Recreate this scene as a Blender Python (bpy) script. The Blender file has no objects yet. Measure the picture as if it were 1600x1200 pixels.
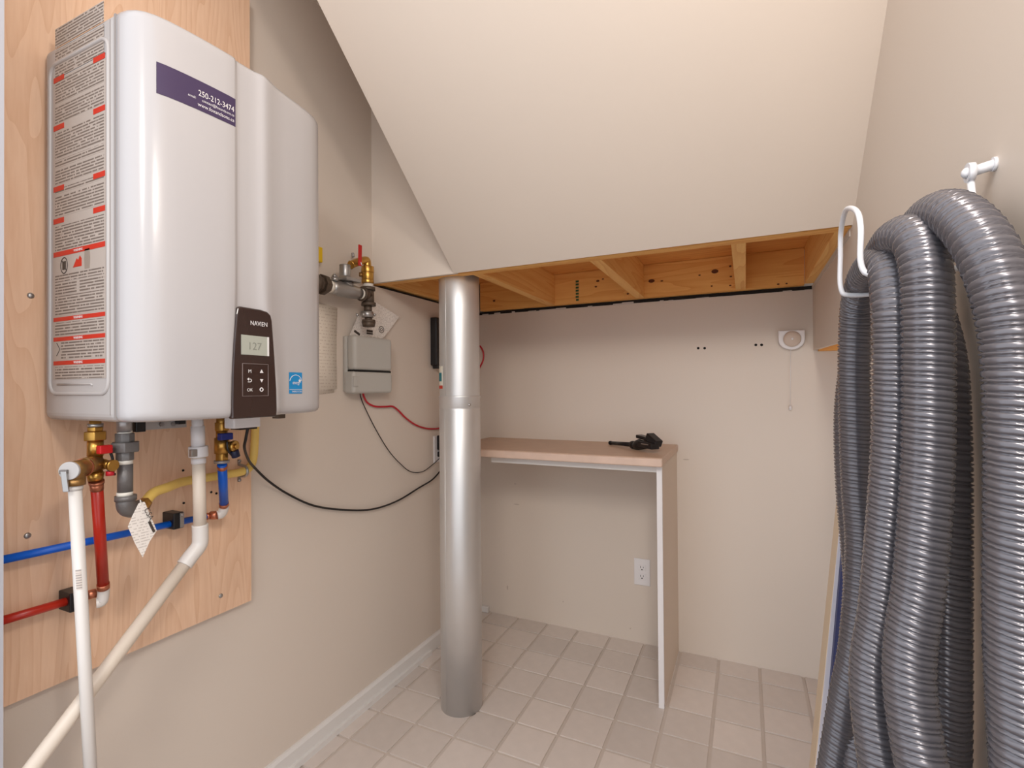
import bpy, bmesh, math, random
from mathutils import Vector, Matrix
random.seed(7)
S = bpy.context.scene
C = S.collection
H = 1.158                                   # eye height above the floor
FPX = 779.5                                 # focal length in pixels of a 1600 px wide frame

# ------------------------------------------------------------------ camera, world, lights, exposure
yaw, pit, rol = (math.radians(a) for a in (25.084, .49, -.418))
FW = Vector((-math.sin(yaw)*math.cos(pit), math.cos(yaw)*math.cos(pit), math.sin(pit)))
RT0 = Vector((math.cos(yaw), math.sin(yaw), 0)); UP0 = RT0.cross(FW)
RT = RT0*math.cos(rol) + UP0*math.sin(rol); UP = -RT0*math.sin(rol) + UP0*math.cos(rol)
EYE = Vector((0, 0, H))
cd = bpy.data.cameras.new('camera'); cam = bpy.data.objects.new('camera', cd); C.objects.link(cam)
cd.sensor_width = 36; cd.lens = 36*FPX/1600; cd.clip_start = .02; cd.clip_end = 60
cam.matrix_world = Matrix(((RT.x, UP.x, -FW.x, 0), (RT.y, UP.y, -FW.y, 0), (RT.z, UP.z, -FW.z, H), (0, 0, 0, 1)))
S.camera = cam

w = bpy.data.worlds.new('daylight'); S.world = w; w.use_nodes = True
w.node_tree.nodes['Background'].inputs[0].default_value = (.90, .94, 1.0, 1)
w.node_tree.nodes['Background'].inputs[1].default_value = 1.4

def lamp(name, loc, power, radius, col):
    l = bpy.data.lights.new(name, 'POINT'); l.energy = power; l.shadow_soft_size = radius; l.color = col
    o = bpy.data.objects.new(name, l); o.location = loc; C.objects.link(o); return o
lamp('closet_lamp', (.15, .16, H+.71), 15.5, .08, (1.0, .90, .80))
lamp('added_fill_lamp', (.22, -1.3, H+1.22), 62, .30, (1.0, .94, .88))  # added soft lamp out of view, evens the back wall against the soffit

S.view_settings.view_transform = 'Standard'; S.view_settings.look = 'None'
S.view_settings.exposure = 0.17; S.view_settings.gamma = 1.0; S.view_settings.use_curve_mapping = False

# ------------------------------------------------------------------ helpers
def V(px, py, ax, val):
    """point of the line of sight through photograph pixel (px, py) on the real plane ax = val (z counted from the floor)"""
    d = FW + RT*((px-800)/FPX) - UP*((py-600)/FPX)
    i = 'xyz'.index(ax)
    return EYE + d*((val-EYE[i])/d[i])
def rad(p, wpx):
    """radius of a round thing at p that is wpx wide in the photograph"""
    q = p-EYE; z = q.dot(FW); u = q.dot(RT)/z
    return wpx/2*z/(FPX*math.sqrt(1+u*u))
def srgb(*c):
    return tuple(((v/255)/12.92 if v/255 <= .04045 else ((v/255+.055)/1.055)**2.4) for v in c) + (1,)

def frame(d):
    d = d.normalized(); a = Vector((0, 0, 1)) if abs(d.z) < .9 else Vector((1, 0, 0))
    u = a.cross(d).normalized(); return u, d.cross(u)

class MB:
    def __init__(s): s.v, s.f, s.sm = [], [], []
    def face(s, idx, sm=False): s.f.append(idx); s.sm.append(sm)
    def box(s, a, b):
        x0, y0, z0 = a; x1, y1, z1 = b; n = len(s.v)
        s.v += [Vector(p) for p in ((x0,y0,z0),(x1,y0,z0),(x1,y1,z0),(x0,y1,z0),(x0,y0,z1),(x1,y0,z1),(x1,y1,z1),(x0,y1,z1))]
        for q in ((0,3,2,1),(4,5,6,7),(0,1,5,4),(1,2,6,5),(2,3,7,6),(3,0,4,7)): s.face([n+i for i in q])
        return s
    def obox(s, c, ax, ay, az):                 # centre and three half-axes
        n = len(s.v); c = Vector(c)
        for sx, sy, sz in ((-1,-1,-1),(1,-1,-1),(1,1,-1),(-1,1,-1),(-1,-1,1),(1,-1,1),(1,1,1),(-1,1,1)):
            s.v.append(c+Vector(ax)*sx+Vector(ay)*sy+Vector(az)*sz)
        for q in ((0,3,2,1),(4,5,6,7),(0,1,5,4),(1,2,6,5),(2,3,7,6),(3,0,4,7)): s.face([n+i for i in q])
        return s
    def prism(s, pts, ext, sm=False):           # flat polygon pushed along ext
        n = len(s.v); k = len(pts); ext = Vector(ext)
        s.v += [Vector(p) for p in pts] + [Vector(p)+ext for p in pts]
        s.face(list(range(n+k-1, n-1, -1))); s.face(list(range(n+k, n+2*k)))
        for i in range(k): s.face([n+i, n+(i+1) % k, n+k+(i+1) % k, n+k+i], sm)
        return s
    def tube(s, pts, r, seg=16, caps=True, closed=False, sm=True):
        pts = [Vector(p) for p in pts]; k = len(pts)
        rs = r if isinstance(r, (list, tuple)) else [r]*k
        n = len(s.v); u = None
        for i in range(k):
            if closed: d = pts[(i+1) % k]-pts[i-1]
            else: d = pts[min(i+1, k-1)]-pts[max(i-1, 0)]
            if d.length < 1e-9: d = Vector((0, 0, 1))
            d.normalize()
            if u is None: u = frame(d)[0]
            u = (u-d*u.dot(d)).normalized(); w_ = d.cross(u)
            for j in range(seg):
                a = 2*math.pi*j/seg; s.v.append(pts[i]+(u*math.cos(a)+w_*math.sin(a))*rs[i])
        for i in range(k if closed else k-1):
            i2 = (i+1) % k
            for j in range(seg):
                j2 = (j+1) % seg; s.face([n+i*seg+j, n+i*seg+j2, n+i2*seg+j2, n+i2*seg+j], sm)
        if caps and not closed:
            s.face([n+j for j in range(seg-1, -1, -1)]); s.face([n+(k-1)*seg+j for j in range(seg)])
        return s
    def cyl(s, a, b, r, seg=20, r2=None, sm=True): return s.tube([a, b], [r, r if r2 is None else r2], seg, sm=sm)
    def stack(s, a, d, steps, seg=20):          # stepped turned piece: steps of (length, r0, r1)
        p = Vector(a); d = Vector(d).normalized()
        for l, r0, r1 in steps: s.cyl(p, p+d*l, r0, seg, r1); p = p+d*l
        return s
    def dome(s, c, d, r, h, seg=20, rings=6):
        c = Vector(c); d = Vector(d).normalized(); u, w_ = frame(d); n = len(s.v)
        for i in range(rings):
            t = math.pi/2*i/rings
            for j in range(seg):
                a = 2*math.pi*j/seg; s.v.append(c+d*h*math.sin(t)+(u*math.cos(a)+w_*math.sin(a))*r*math.cos(t))
        s.v.append(c+d*h); top = len(s.v)-1
        for i in range(rings-1):
            for j in range(seg): s.face([n+i*seg+j, n+i*seg+(j+1) % seg, n+(i+1)*seg+(j+1) % seg, n+(i+1)*seg+j], True)
        for j in range(seg): s.face([n+(rings-1)*seg+j, n+(rings-1)*seg+(j+1) % seg, top], True)
        s.face([n+j for j in range(seg-1, -1, -1)])
        return s
    def grid(s, rows, sm=True):                 # rows of points
        n = len(s.v); k = len(rows[0])
        for r in rows: s.v += [Vector(p) for p in r]
        for i in range(len(rows)-1):
            for j in range(k-1): s.face([n+i*k+j, n+i*k+j+1, n+(i+1)*k+j+1, n+(i+1)*k+j], sm)
        return s
    def build(s, name, m, parent=None, bevel=0, seg=2, sm_angle=None):
        o_ = ORG.get(parent.name, Vector()) if parent else ORIGIN_NEXT
        me = bpy.data.meshes.new(name); me.from_pydata([v-o_ for v in s.v], [], s.f); me.update()
        me.polygons.foreach_set('use_smooth', s.sm)
        bm = bmesh.new(); bm.from_mesh(me); bmesh.ops.recalc_face_normals(bm, faces=bm.faces); bm.to_mesh(me); bm.free()
        o = bpy.data.objects.new(name, me); me.materials.append(m); C.objects.link(o)
        if parent: o.parent = parent; ORG[o.name] = o_
        else: o.location = o_; ORG[o.name] = Vector(o_)
        if bevel:
            b = o.modifiers.new('bevel', 'BEVEL'); b.width = bevel; b.segments = seg; b.limit_method = 'ANGLE'; b.angle_limit = math.radians(40)
            b.harden_normals = False
        return o
ORG = {}; ORIGIN_NEXT = Vector()

def thing(name, label, cat, loc, group=None):
    o = bpy.data.objects.new(name, None); C.objects.link(o); o.location = loc; o.empty_display_size = .05
    ORG[o.name] = Vector(loc); tag(o, label, cat, group); return o
def tag(o, label, cat=None, group=None):
    o['label'] = label
    if cat: o['category'] = cat
    if group: o['group'] = group
    return o
def struct(o): o['kind'] = 'structure'; return o
def dup(o, off, parent=None):
    c = o.copy(); C.objects.link(c); c.location = o.location+Vector(off)
    if parent: c.parent = parent
    for ch in list(o.children):
        d = ch.copy(); C.objects.link(d); d.parent = c
        for g in list(ch.children):
            e = g.copy(); C.objects.link(e); e.parent = d
    return c
def smooth_path(pts, n=8):
    P = [Vector(p) for p in pts]; out = []
    for i in range(len(P)-1):
        a = P[max(i-1, 0)]; b = P[i]; c = P[i+1]; d = P[min(i+2, len(P)-1)]
        for k in range(n):
            t = k/n
            out.append(.5*((2*b)+(c-a)*t+(2*a-5*b+4*c-d)*t*t+(3*b-a-3*c+d)*t**3))
    out.append(P[-1]); return out
def text(name, body, size, org, xd, yd, m, parent, align='LEFT', lift=.0006, sx=1.0, space=1.0):
    cu = bpy.data.curves.new(name, 'FONT'); cu.body = body; cu.size = size; cu.align_x = align; cu.extrude = .0001; cu.space_character = space
    cu.resolution_u = 3
    t = bpy.data.objects.new(name, cu); C.objects.link(t)
    bpy.context.view_layer.update()
    me = bpy.data.meshes.new_from_object(t.evaluated_get(bpy.context.evaluated_depsgraph_get()))
    bpy.data.objects.remove(t); xd = Vector(xd).normalized(); yd = Vector(yd).normalized(); nd = xd.cross(yd)
    o_ = ORG.get(parent.name, Vector())
    for v in me.vertices: v.co = Vector(org)+xd*v.co.x*sx+yd*v.co.y+nd*(v.co.z+lift)-o_
    o = bpy.data.objects.new(name, me); me.materials.clear(); me.materials.append(m); C.objects.link(o); o.parent = parent; ORG[o.name] = o_
    return o

# ------------------------------------------------------------------ materials
def mat(name, col, rough=.5, metal=0, bump=0, bscale=200, var=0, vscale=6, spec=.5, coat=0):
    m = bpy.data.materials.new(name); m.use_nodes = True; nt = m.node_tree; b = nt.nodes['Principled BSDF']
    b.inputs['Base Color'].default_value = col; b.inputs['Roughness'].default_value = rough; b.inputs['Metallic'].default_value = metal
    b.inputs['Specular IOR Level'].default_value = spec; b.inputs['Coat Weight'].default_value = coat
    tc = nt.nodes.new('ShaderNodeTexCoord')
    if bump:
        n = nt.nodes.new('ShaderNodeTexNoise'); n.inputs['Scale'].default_value = bscale; n.inputs['Detail'].default_value = 3
        nt.links.new(tc.outputs['Object'], n.inputs['Vector'])
        bp = nt.nodes.new('ShaderNodeBump'); bp.inputs['Strength'].default_value = bump; bp.inputs['Distance'].default_value = .002
        nt.links.new(n.outputs['Fac'], bp.inputs['Height']); nt.links.new(bp.outputs['Normal'], b.inputs['Normal'])
    if var:
        n = nt.nodes.new('ShaderNodeTexNoise'); n.inputs['Scale'].default_value = vscale; n.inputs['Detail'].default_value = 5
        nt.links.new(tc.outputs['Object'], n.inputs['Vector'])
        mx = nt.nodes.new('ShaderNodeMix'); mx.data_type = 'RGBA'
        mx.inputs[6].default_value = tuple(c*(1-var) for c in col[:3])+(1,); mx.inputs[7].default_value = tuple(min(1, c*(1+var)) for c in col[:3])+(1,)
        nt.links.new(n.outputs['Fac'], mx.inputs[0]); nt.links.new(mx.outputs[2], b.inputs['Base Color'])
    return m
def mat_grain(name, c0, c1, scl, rings=30, rough=.6, fine=.5, dist=1.0):
    """wood: contour lines of a stretched noise give the arched grain of sawn boards"""
    m = bpy.data.materials.new(name); m.use_nodes = True; nt = m.node_tree; L = nt.links; b = nt.nodes['Principled BSDF']; b.inputs['Roughness'].default_value = rough
    tc = nt.nodes.new('ShaderNodeTexCoord'); mp = nt.nodes.new('ShaderNodeMapping'); mp.inputs['Scale'].default_value = scl
    oi = nt.nodes.new('ShaderNodeObjectInfo')
    L.new(tc.outputs['Object'], mp.inputs['Vector'])
    n = nt.nodes.new('ShaderNodeTexNoise'); n.noise_dimensions = '4D'; n.inputs['Scale'].default_value = 1; n.inputs['Detail'].default_value = 1.2; n.inputs['Distortion'].default_value = .2*dist
    mr = nt.nodes.new('ShaderNodeMath'); mr.operation = 'MULTIPLY'; mr.inputs[1].default_value = 40; L.new(oi.outputs['Random'], mr.inputs[0]); L.new(mr.outputs[0], n.inputs['W'])
    L.new(mp.outputs[0], n.inputs['Vector'])
    k = nt.nodes.new('ShaderNodeMath'); k.operation = 'MULTIPLY'; k.inputs[1].default_value = rings; L.new(n.outputs['Fac'], k.inputs[0])
    fr = nt.nodes.new('ShaderNodeMath'); fr.operation = 'FRACT'; L.new(k.outputs[0], fr.inputs[0])
    pw = nt.nodes.new('ShaderNodeMath'); pw.operation = 'POWER'; pw.inputs[1].default_value = 2.2; L.new(fr.outputs[0], pw.inputs[0])
    mp2 = nt.nodes.new('ShaderNodeMapping'); mp2.inputs['Scale'].default_value = tuple(v*14 for v in scl); L.new(tc.outputs['Object'], mp2.inputs['Vector'])
    n2 = nt.nodes.new('ShaderNodeTexNoise'); n2.inputs['Scale'].default_value = 1; n2.inputs['Detail'].default_value = 3; L.new(mp2.outputs[0], n2.inputs['Vector'])
    ml = nt.nodes.new('ShaderNodeMath'); ml.operation = 'MULTIPLY'; ml.inputs[1].default_value = 1-fine; L.new(pw.outputs[0], ml.inputs[0])
    ma = nt.nodes.new('ShaderNodeMath'); ma.operation = 'MULTIPLY_ADD'; ma.inputs[1].default_value = fine; L.new(n2.outputs['Fac'], ma.inputs[0]); L.new(ml.outputs[0], ma.inputs[2])
    mx = nt.nodes.new('ShaderNodeMix'); mx.data_type = 'RGBA'; mx.inputs[6].default_value = c0; mx.inputs[7].default_value = c1
    L.new(ma.outputs[0], mx.inputs[0]); L.new(mx.outputs[2], b.inputs['Base Color']); return m
def mat_print(name, paper, ink, axis, period, gap=.42, wscale=140, fill=.5):
    """lines of fine print too small to read"""
    m = bpy.data.materials.new(name); m.use_nodes = True; nt = m.node_tree; L = nt.links; b = nt.nodes['Principled BSDF']; b.inputs['Roughness'].default_value = .45
    def math_(op, a, v=None):
        n = nt.nodes.new('ShaderNodeMath'); n.operation = op; L.new(a, n.inputs[0])
        if v is not None:
            if isinstance(v, (int, float)): n.inputs[1].default_value = v
            else: L.new(v, n.inputs[1])
        return n.outputs[0]
    tc = nt.nodes.new('ShaderNodeTexCoord'); sp = nt.nodes.new('ShaderNodeSeparateXYZ'); L.new(tc.outputs['Object'], sp.inputs[0])
    zl = math_('DIVIDE', sp.outputs['Z'], period); ln = math_('FLOOR', zl); fr = math_('FRACT', zl)
    on = math_('LESS_THAN', fr, fill)
    cb = nt.nodes.new('ShaderNodeCombineXYZ'); L.new(math_('MULTIPLY', sp.outputs[axis], wscale), cb.inputs[0]); L.new(math_('MULTIPLY', ln, 7.31), cb.inputs[1])
    n = nt.nodes.new('ShaderNodeTexNoise'); n.inputs['Scale'].default_value = 1; n.inputs['Detail'].default_value = 2; L.new(cb.outputs[0], n.inputs['Vector'])
    wd = math_('GREATER_THAN', n.outputs['Fac'], gap)
    f = math_('MULTIPLY', on, wd)
    mx = nt.nodes.new('ShaderNodeMix'); mx.data_type = 'RGBA'; mx.inputs[6].default_value = paper; mx.inputs[7].default_value = ink
    L.new(f, mx.inputs[0]); L.new(mx.outputs[2], b.inputs['Base Color']); return m

WALL = mat('wall_paint', srgb(219, 206, 193), .55, bump=.05, bscale=250, var=.015, vscale=3)
SOFT = WALL
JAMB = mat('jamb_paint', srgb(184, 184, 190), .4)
TRIMW = mat('white_trim_paint', srgb(226, 222, 218), .4)
PLY = mat_grain('fir_plywood', srgb(244, 208, 178), srgb(220, 174, 138), (1, 11, 1.1), 22, .6, .62)
PINE = mat_grain('pine_lumber', srgb(248, 194, 112), srgb(224, 150, 72), (1.0, 14, 14), 10, .7, .5)
PINEX = mat_grain('pine_lumber_across', srgb(250, 202, 124), srgb(228, 158, 82), (14, 1.0, 14), 10, .7, .5)
SUBF = mat_grain('subfloor_board', srgb(240, 176, 96), srgb(210, 130, 60), (1.2, 12, 12), 9, .75, .5)
ROUGHW = mat('torn_drywall_edge', srgb(206, 196, 188), .9, bump=.5, bscale=120, var=.12, vscale=60)
DARK = mat('dark_gap', srgb(24, 20, 18), .9)
ENAMEL = mat('white_enamel', srgb(188, 184, 184), .22, coat=.25)
ENAMEL2 = mat('white_sheet_metal', srgb(182, 176, 173), .35)
SEAM = mat('seam_grey', srgb(150, 142, 138), .6)
BROWNP = mat('brown_gloss_plastic', srgb(54, 39, 36), .12, coat=.6)
BLACKP = mat('black_plastic', srgb(22, 21, 24), .35)
LCD = mat('lcd_glass', srgb(176, 178, 166), .2)
LCDINK = mat('lcd_segments', srgb(140, 142, 132), .4)
WINK = mat('white_print', srgb(236, 232, 230), .5)
PURPLE = mat('purple_sticker', srgb(62, 46, 82), .35)
EBLUE = mat('blue_sticker', srgb(22, 138, 200), .4)
RED = mat('red_print', srgb(196, 44, 24), .45)
INK = mat('dark_print', srgb(66, 56, 50), .6)
LABEL = mat('grey_label_paper', srgb(180, 167, 157), .5)
FINE = mat_print('label_fine_print', srgb(180, 167, 157), srgb(112, 100, 92), 'X', .0056, .40, 160)
BRASS = mat('brass', srgb(196, 150, 76), .3, .9, var=.12, vscale=60)
BRASSD = mat('cast_brass', srgb(160, 122, 74), .42, .8, bump=.2, bscale=300, var=.15, vscale=60)
COPPER = mat('copper_ring', srgb(196, 122, 92), .35, .8)
REDP = mat('red_pex', srgb(186, 42, 24), .3)
BLUEP = mat('blue_pex', srgb(10, 96, 208), .3)
PVC = mat('white_pvc', srgb(226, 220, 214), .35)
PVCY = mat('aged_white_pvc', srgb(228, 214, 198), .38)
IRON = mat('black_iron', srgb(118, 114, 112), .45, .35, bump=.25, bscale=300, var=.15, vscale=40)
IRONL = mat('galvanized_nipple', srgb(168, 162, 160), .4, .6, var=.1, vscale=40)
IRONB = mat('brown_iron', srgb(92, 78, 66), .5, .4, bump=.3, bscale=300, var=.2, vscale=60)
TAPE = mat('thread_tape', srgb(236, 230, 218), .6)
YEL = mat('yellow_gas_jacket', srgb(244, 208, 112), .45, var=.06, vscale=40)
YELB = mat('yellow_tag', srgb(228, 186, 20), .45)
PAPER = mat('white_paper', srgb(226, 216, 204), .7)
PAPERT = mat_print('tag_print', srgb(240, 232, 224), srgb(208, 198, 190), 'Y', .0052, .47, 190, .4)
NOTE = mat_print('note_handwriting', srgb(246, 236, 222), srgb(226, 213, 198), 'Y', .011, .50, 150, .3)
STEEL = mat('zinc_steel', srgb(176, 174, 172), .35, .85)
DUCT = mat('galvanized_duct', srgb(216, 214, 212), .42, .72, var=.05, vscale=14)
GREYBOX = mat('grey_abs_box', srgb(188, 184, 177), .5)
REDW = mat('red_wire', srgb(190, 26, 44), .4)
BLKW = mat('black_cable', srgb(26, 22, 22), .45)
LAM = mat('laminate_top', srgb(204, 174, 150), .4, var=.10, vscale=14)
LAMF = mat('laminate_edge', srgb(214, 186, 168), .4, var=.12, vscale=22)
TANP = mat('tan_panel_side', srgb(216, 198, 180), .6)
WHITEP = mat('white_plastic', srgb(232, 228, 228), .4)
LENS = mat('tan_lens', srgb(204, 184, 168), .4)
HOSE = mat('grey_vinyl_hose', srgb(108, 105, 110), .27, .4, coat=.3)
WIREW = mat('white_coated_wire', srgb(222, 222, 226), .3)
GROUT = mat('floor_inlay', srgb(206, 194, 184), .5, var=.05, vscale=30)
FLOORM = mat('hall_floor', srgb(112, 84, 62), .42, var=.06, vscale=18)  # unseen floor, brown set dark to cut bounce light onto the soffit
def tile_mat():
    m = mat('vinyl_tile', srgb(218, 207, 199), .42, var=.07, vscale=26); nt = m.node_tree
    b = nt.nodes['Principled BSDF']; src = b.inputs['Base Color'].links[0].from_socket
    oi = nt.nodes.new('ShaderNodeObjectInfo'); mr = nt.nodes.new('ShaderNodeMapRange'); mr.inputs[3].default_value = .90; mr.inputs[4].default_value = 1.06
    nt.links.new(oi.outputs['Random'], mr.inputs[0])
    h = nt.nodes.new('ShaderNodeHueSaturation'); nt.links.new(src, h.inputs['Color']); nt.links.new(mr.outputs[0], h.inputs['Value']); nt.links.new(h.outputs[0], b.inputs['Base Color'])
    return m
TILE = tile_mat()

# ------------------------------------------------------------------ setting
XL, XR, YB, YN, ZN, ZC = -1.274, .245, 2.30, 1.481, H+.40, H+1.28     # left wall, right wall, back wall, niche front, niche head, ceiling
YF0, YF1 = .30, .40                                                   # wall with the doorway
fl = struct(MB().box((-1.6, -1.6, -.06), (.9, 2.4, -.004)).build('floor', GROUT))
first = None
SCUFF = mat('scuff_mark', srgb(196, 181, 168), .6)
for i in range(-6, 7):
    for j in range(0, 12):
        x0 = -.424+.155*i+.006; x1 = x0+.143; y1 = 2.185-.152*j+.152-.006; y0 = y1-.140
        x0 = max(x0, XL+.012); y1 = min(y1, YB-.001)
        if x1-x0 < .02 or y0 > YB-.02: continue
        if x0 > .62: continue
        std = abs(x1-x0-.143) < 1e-4 and abs(y1-y0-.140) < 1e-4
        if std and first is not None:
            o = first.copy(); C.objects.link(o); o.parent = fl; o.location = (x0, y0, 0)
        else:
            ORIGIN_NEXT = Vector((x0, y0, 0))
            o = MB().box((x0, y0, -.005), (x1, y1, 0)).build('tile', TILE); o.parent = fl
            ORIGIN_NEXT = Vector()
            if std: first = o
MBF = MB().box((-1.6, -1.6, -.004), (.9, .455, 0)); o = MBF.build('hall_flooring', FLOORM, fl)

wl = struct(MB().box((XL-.1, YF0, -.03), (XL, YB+.1, ZN-.008)).box((XL-.1, YF0, ZN-.008), (XL, YN+.006, ZC)).box((XL-.1, YN, ZN-.008), (XL-.02, YB+.1, ZC)).build('wall_left', WALL))
MB().box((XL-.02, YN+.05, ZN-.011), (XL-.0005, YB, ZN-.002)).build('gap', DARK, wl)
wb = struct(MB().box((XL-.1, YB, -.03), (.85, YB+.1, ZN-.010)).box((XL-.1, YB+.04, ZN-.02), (.85, YB+.1, ZC)).build('wall_back', WALL))
MB().box((XL, YB-.0005, ZN-.0155), (XR, YB+.03, ZN-.001)).build('gap', DARK, wb)
m = MB()                                                              # torn paper edge under the gap
x = XL
while x < XR-.01:
    l = random.uniform(.015, .06); h = random.uniform(0, .012); n_ = random.random()
    if n_ < .55: m.box((x, YB-.002, ZN-.018), (min(x+l, XR-.002), YB, ZN-.0165+h*.75))
    x += l
m.build('torn_edge', ROUGHW, wb)
for k, (px, py) in enumerate(((1091, 544), (1101, 544), (1181, 539), (1190, 539))):
    p = V(px, py, 'y', YB); MB().cyl(p+Vector((0, -.0008, 0)), p+Vector((0, .002, 0)), .0055, 12).build('screw_hole', DARK, wb)
for px, py, a, b in ((807, 788, .016, .003), (793, 918, .004, .012), (805, 756, .005, .003), (1072, 718, .014, .003), (880, 940, .003, .004), (985, 982, .003, .004)):
    p = V(px, py, 'y', YB); MB().prism([(p.x+a*math.cos(t*.785), YB-.0005, p.z+b*math.sin(t*.785)) for t in range(8)], (0, .001, 0)).build('scuff', SCUFF, wb)

wr = struct(MB().box((XR, YF0, -.03), (XR+.1, YN, ZC)).build('wall_right', WALL))
# the right wall goes on over the niche as a hanging panel with its own lower edge
zb0, zb1 = H+.143, H+.120
MB().prism([(XR, YN, zb1), (XR, YB, zb0), (XR, YB, ZN-.002), (XR, YN, ZN-.002)], (.014, 0, 0)).build('hanging_panel', WALL, wr)
MB().prism([(XR-.002, YN+.03, ZN-.020), (XR-.002, YB-.001, ZN-.016), (XR-.002, YB-.001, ZN-.001), (XR-.002, YN+.03, ZN-.001)], (.004, 0, 0)).build('torn_edge', ROUGHW, wr)
MB().prism([(XR+.016, YN, zb1+.012), (XR+.016, YB-.04, zb0+.012), (XR+.016, YB-.04, ZN-.03), (XR+.016, YN, ZN-.03)], (.036, 0, 0)).build('stringer_board', PINEX, wr)
MB().box((XR+.016, YB-.042, zb0-.006), (.84, YB-.001, zb0+.13)).build('ledger_board', PINE, wr)
MB().box((XR+.052, YN, zb1+.10), (.84, YB-.042, zb1+.115)).build('subfloor_board', SUBF, wr)
struct(MB().box((.84, YN-.1, -.03), (.90, YB+.1, ZC)).build('wall_side', WALL))
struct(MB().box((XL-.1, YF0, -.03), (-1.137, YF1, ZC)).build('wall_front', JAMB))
wu = struct(MB().box((XL-.05, YN, ZN), (-.905, YN+.014, ZC)).build('wall_bulkhead', WALL))
ce = struct(MB().box((-1.6, .2, ZC), (.9, 2.4, ZC+.05)).build('ceiling', WALL))
ytop = YN-(ZC-ZN)/.869
m = MB().prism([(-.914, YN, ZN), (-.914, ytop, ZC), (-.914, YN, ZC)], (XR+.02+.914, 0, 0))
m.build('sloped_soffit', SOFT, ce)
bb = struct(MB().prism([(XL+.0, 0, 0), (XL+.013, 0, 0), (XL+.013, 0, .055), (XL+.007, 0, .064), (XL, 0, .064)], (0, YB-.42, 0)).build('baseboard_left', TRIMW))
bb.location.y = .42
MB().box((XL+.013, -.0, 0), (XL+.024, 1.41, .018)).build('shoe_moulding', TRIMW, bb)

# ------------------------------------------------------------------ exposed joists over the niche
fr = thing('joist_framing', 'exposed orange pine joists and rim boards in the open head of the niche', 'framing', (-.5, 1.9, ZN))
ZS = ZN+.145
MB().box((XL-.02, YN+.014, ZN), (XR+.001, YN+.052, ZS)).build('rim_board', PINE, fr, .001)
MB().box((-1.236, YB-.040, ZN), (XR-.031, YB-.002, ZS-.001)).build('ledger_board', PINE, fr, .001)
MB().box((XL-.018, YN+.052, ZN+.004), (XL+.02, YB-.04, ZS)).build('end_board', PINEX, fr, .001)
MB().box((XR-.030, YN+.052, ZN+.002), (XR+.001, YB-.04, ZS)).build('end_board', PINEX, fr, .001)
MB().box((XL-.02, YN+.014, ZS), (XR+.03, YB-.001, ZS+.02)).build('subfloor_board', SUBF, fr)
ORIGIN_NEXT = Vector((-.845, 1.9, ZN))
jo = MB().box((-.866, YN+.052, ZN), (-.828, YB-.04, ZS-.001)).build('joist', PINEX, None, .0012); jo.parent = fr; jo.location = ORIGIN_NEXT-ORG['joist_framing']
ORIGIN_NEXT = Vector()
for xj in (-.424, -.014):
    o = jo.copy(); C.objects.link(o); o.parent = fr; o.location = jo.location+Vector((xj+.847, 0, 0))
KNOT = mat('wood_knot', srgb(96, 50, 20), .7, var=.3, vscale=120); GREENI = mat('green_stamp', srgb(44, 84, 48), .6)
yk = YB-.0405
for px, py, a, b in ((1018, 439, .014, .008), (1117, 424, .014, .009), (1034, 439, .006, .003), (934, 439, .008, .005), (931, 448, .006, .004), (942, 436, .005, .003), (1141, 416, .005, .004), (1142, 432, .005, .003),
                     (1141, 446, .005, .003), (1112, 447, .004, .003), (1093, 430, .005, .003), (1216, 444, .005, .003), (1229, 443, .004, .003), (772, 470, .007, .005), (981, 459, .005, .004)):
    p = V(px, py, 'y', yk); MB().prism([(p.x+a*math.cos(t*.628), yk-.0005, p.z+b*math.sin(t*.628)) for t in range(10)], (0, .001, 0)).build('knot', KNOT, fr)
m = MB()
for i in range(7):
    p = V(902, 440+i*4.8, 'y', yk); m.box((p.x-.008+random.uniform(0, .002), yk-.0006, p.z-.004), (p.x+.007, yk, p.z+.0055))
m.build('green_stamp', GREENI, fr)

# ------------------------------------------------------------------ plywood board
XP = -1.256
pz = V(393, 939, 'x', XP)
pl = thing('plywood_board', 'pinkish fir plywood board on left wall behind the water heater', 'board', (XP, .7, H-.587))
MB().box((XL+.0005, YF1+.002, H-.587), (XP, .956, H+1.1)).build('sheet', PLY, pl)
for px, py in ((48, 462), (43, 837), (345, 931), (330, 769), (287, 786), (286, 735), (338, 771)):
    p = V(px, py, 'x', XP); big = px in (48, 43, 345)
    MB().dome(p, (1, 0, 0), .006 if big else .003, .003, 10, 3).build('screw_head', STEEL if big else DARK, pl)

# ------------------------------------------------------------------ tankless water heater
ht = thing('water_heater', 'large white wall-hung tankless water heater with dark brown control panel', 'water heater', (-1.1, .71, H-.055))
Y0, Y1, ZB, ZT = .497, .937, H-.055, H+.672
MB().box((XP+.008, Y0, ZB), (-1.0, Y1, ZT)).build('body', ENAMEL2, ht, .014, 4)
MB().box((XP-.001, Y0+.06, ZB+.05), (XP+.012, Y1-.06, ZT-.05)).build('mounting_bracket', STEEL, ht)
PROF = [(.4972, -.998), (.4975, -.985), (.500, -.970), (.506, -.957), (.515, -.947), (.528, -.9395), (.545, -.934), (.565, -.930), (.59, -.9262), (.62, -.9228), (.645, -.9207), (.664, -.9195), (.669, -.9205),
        (.672, -.9240), (.676, -.9248), (.685, -.9250), (.700, -.9246), (.712, -.9238), (.720, -.9219), (.726, -.9195), (.7305, -.9180), (.736, -.9176), (.743, -.9188), (.754, -.9220), (.770, -.9275), (.80, -.933), (.84, -.9375), (.875, -.9425), (.900, -.949), (.918, -.958), (.929, -.970), (.9355, -.985), (.9368, -.998)]
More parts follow.
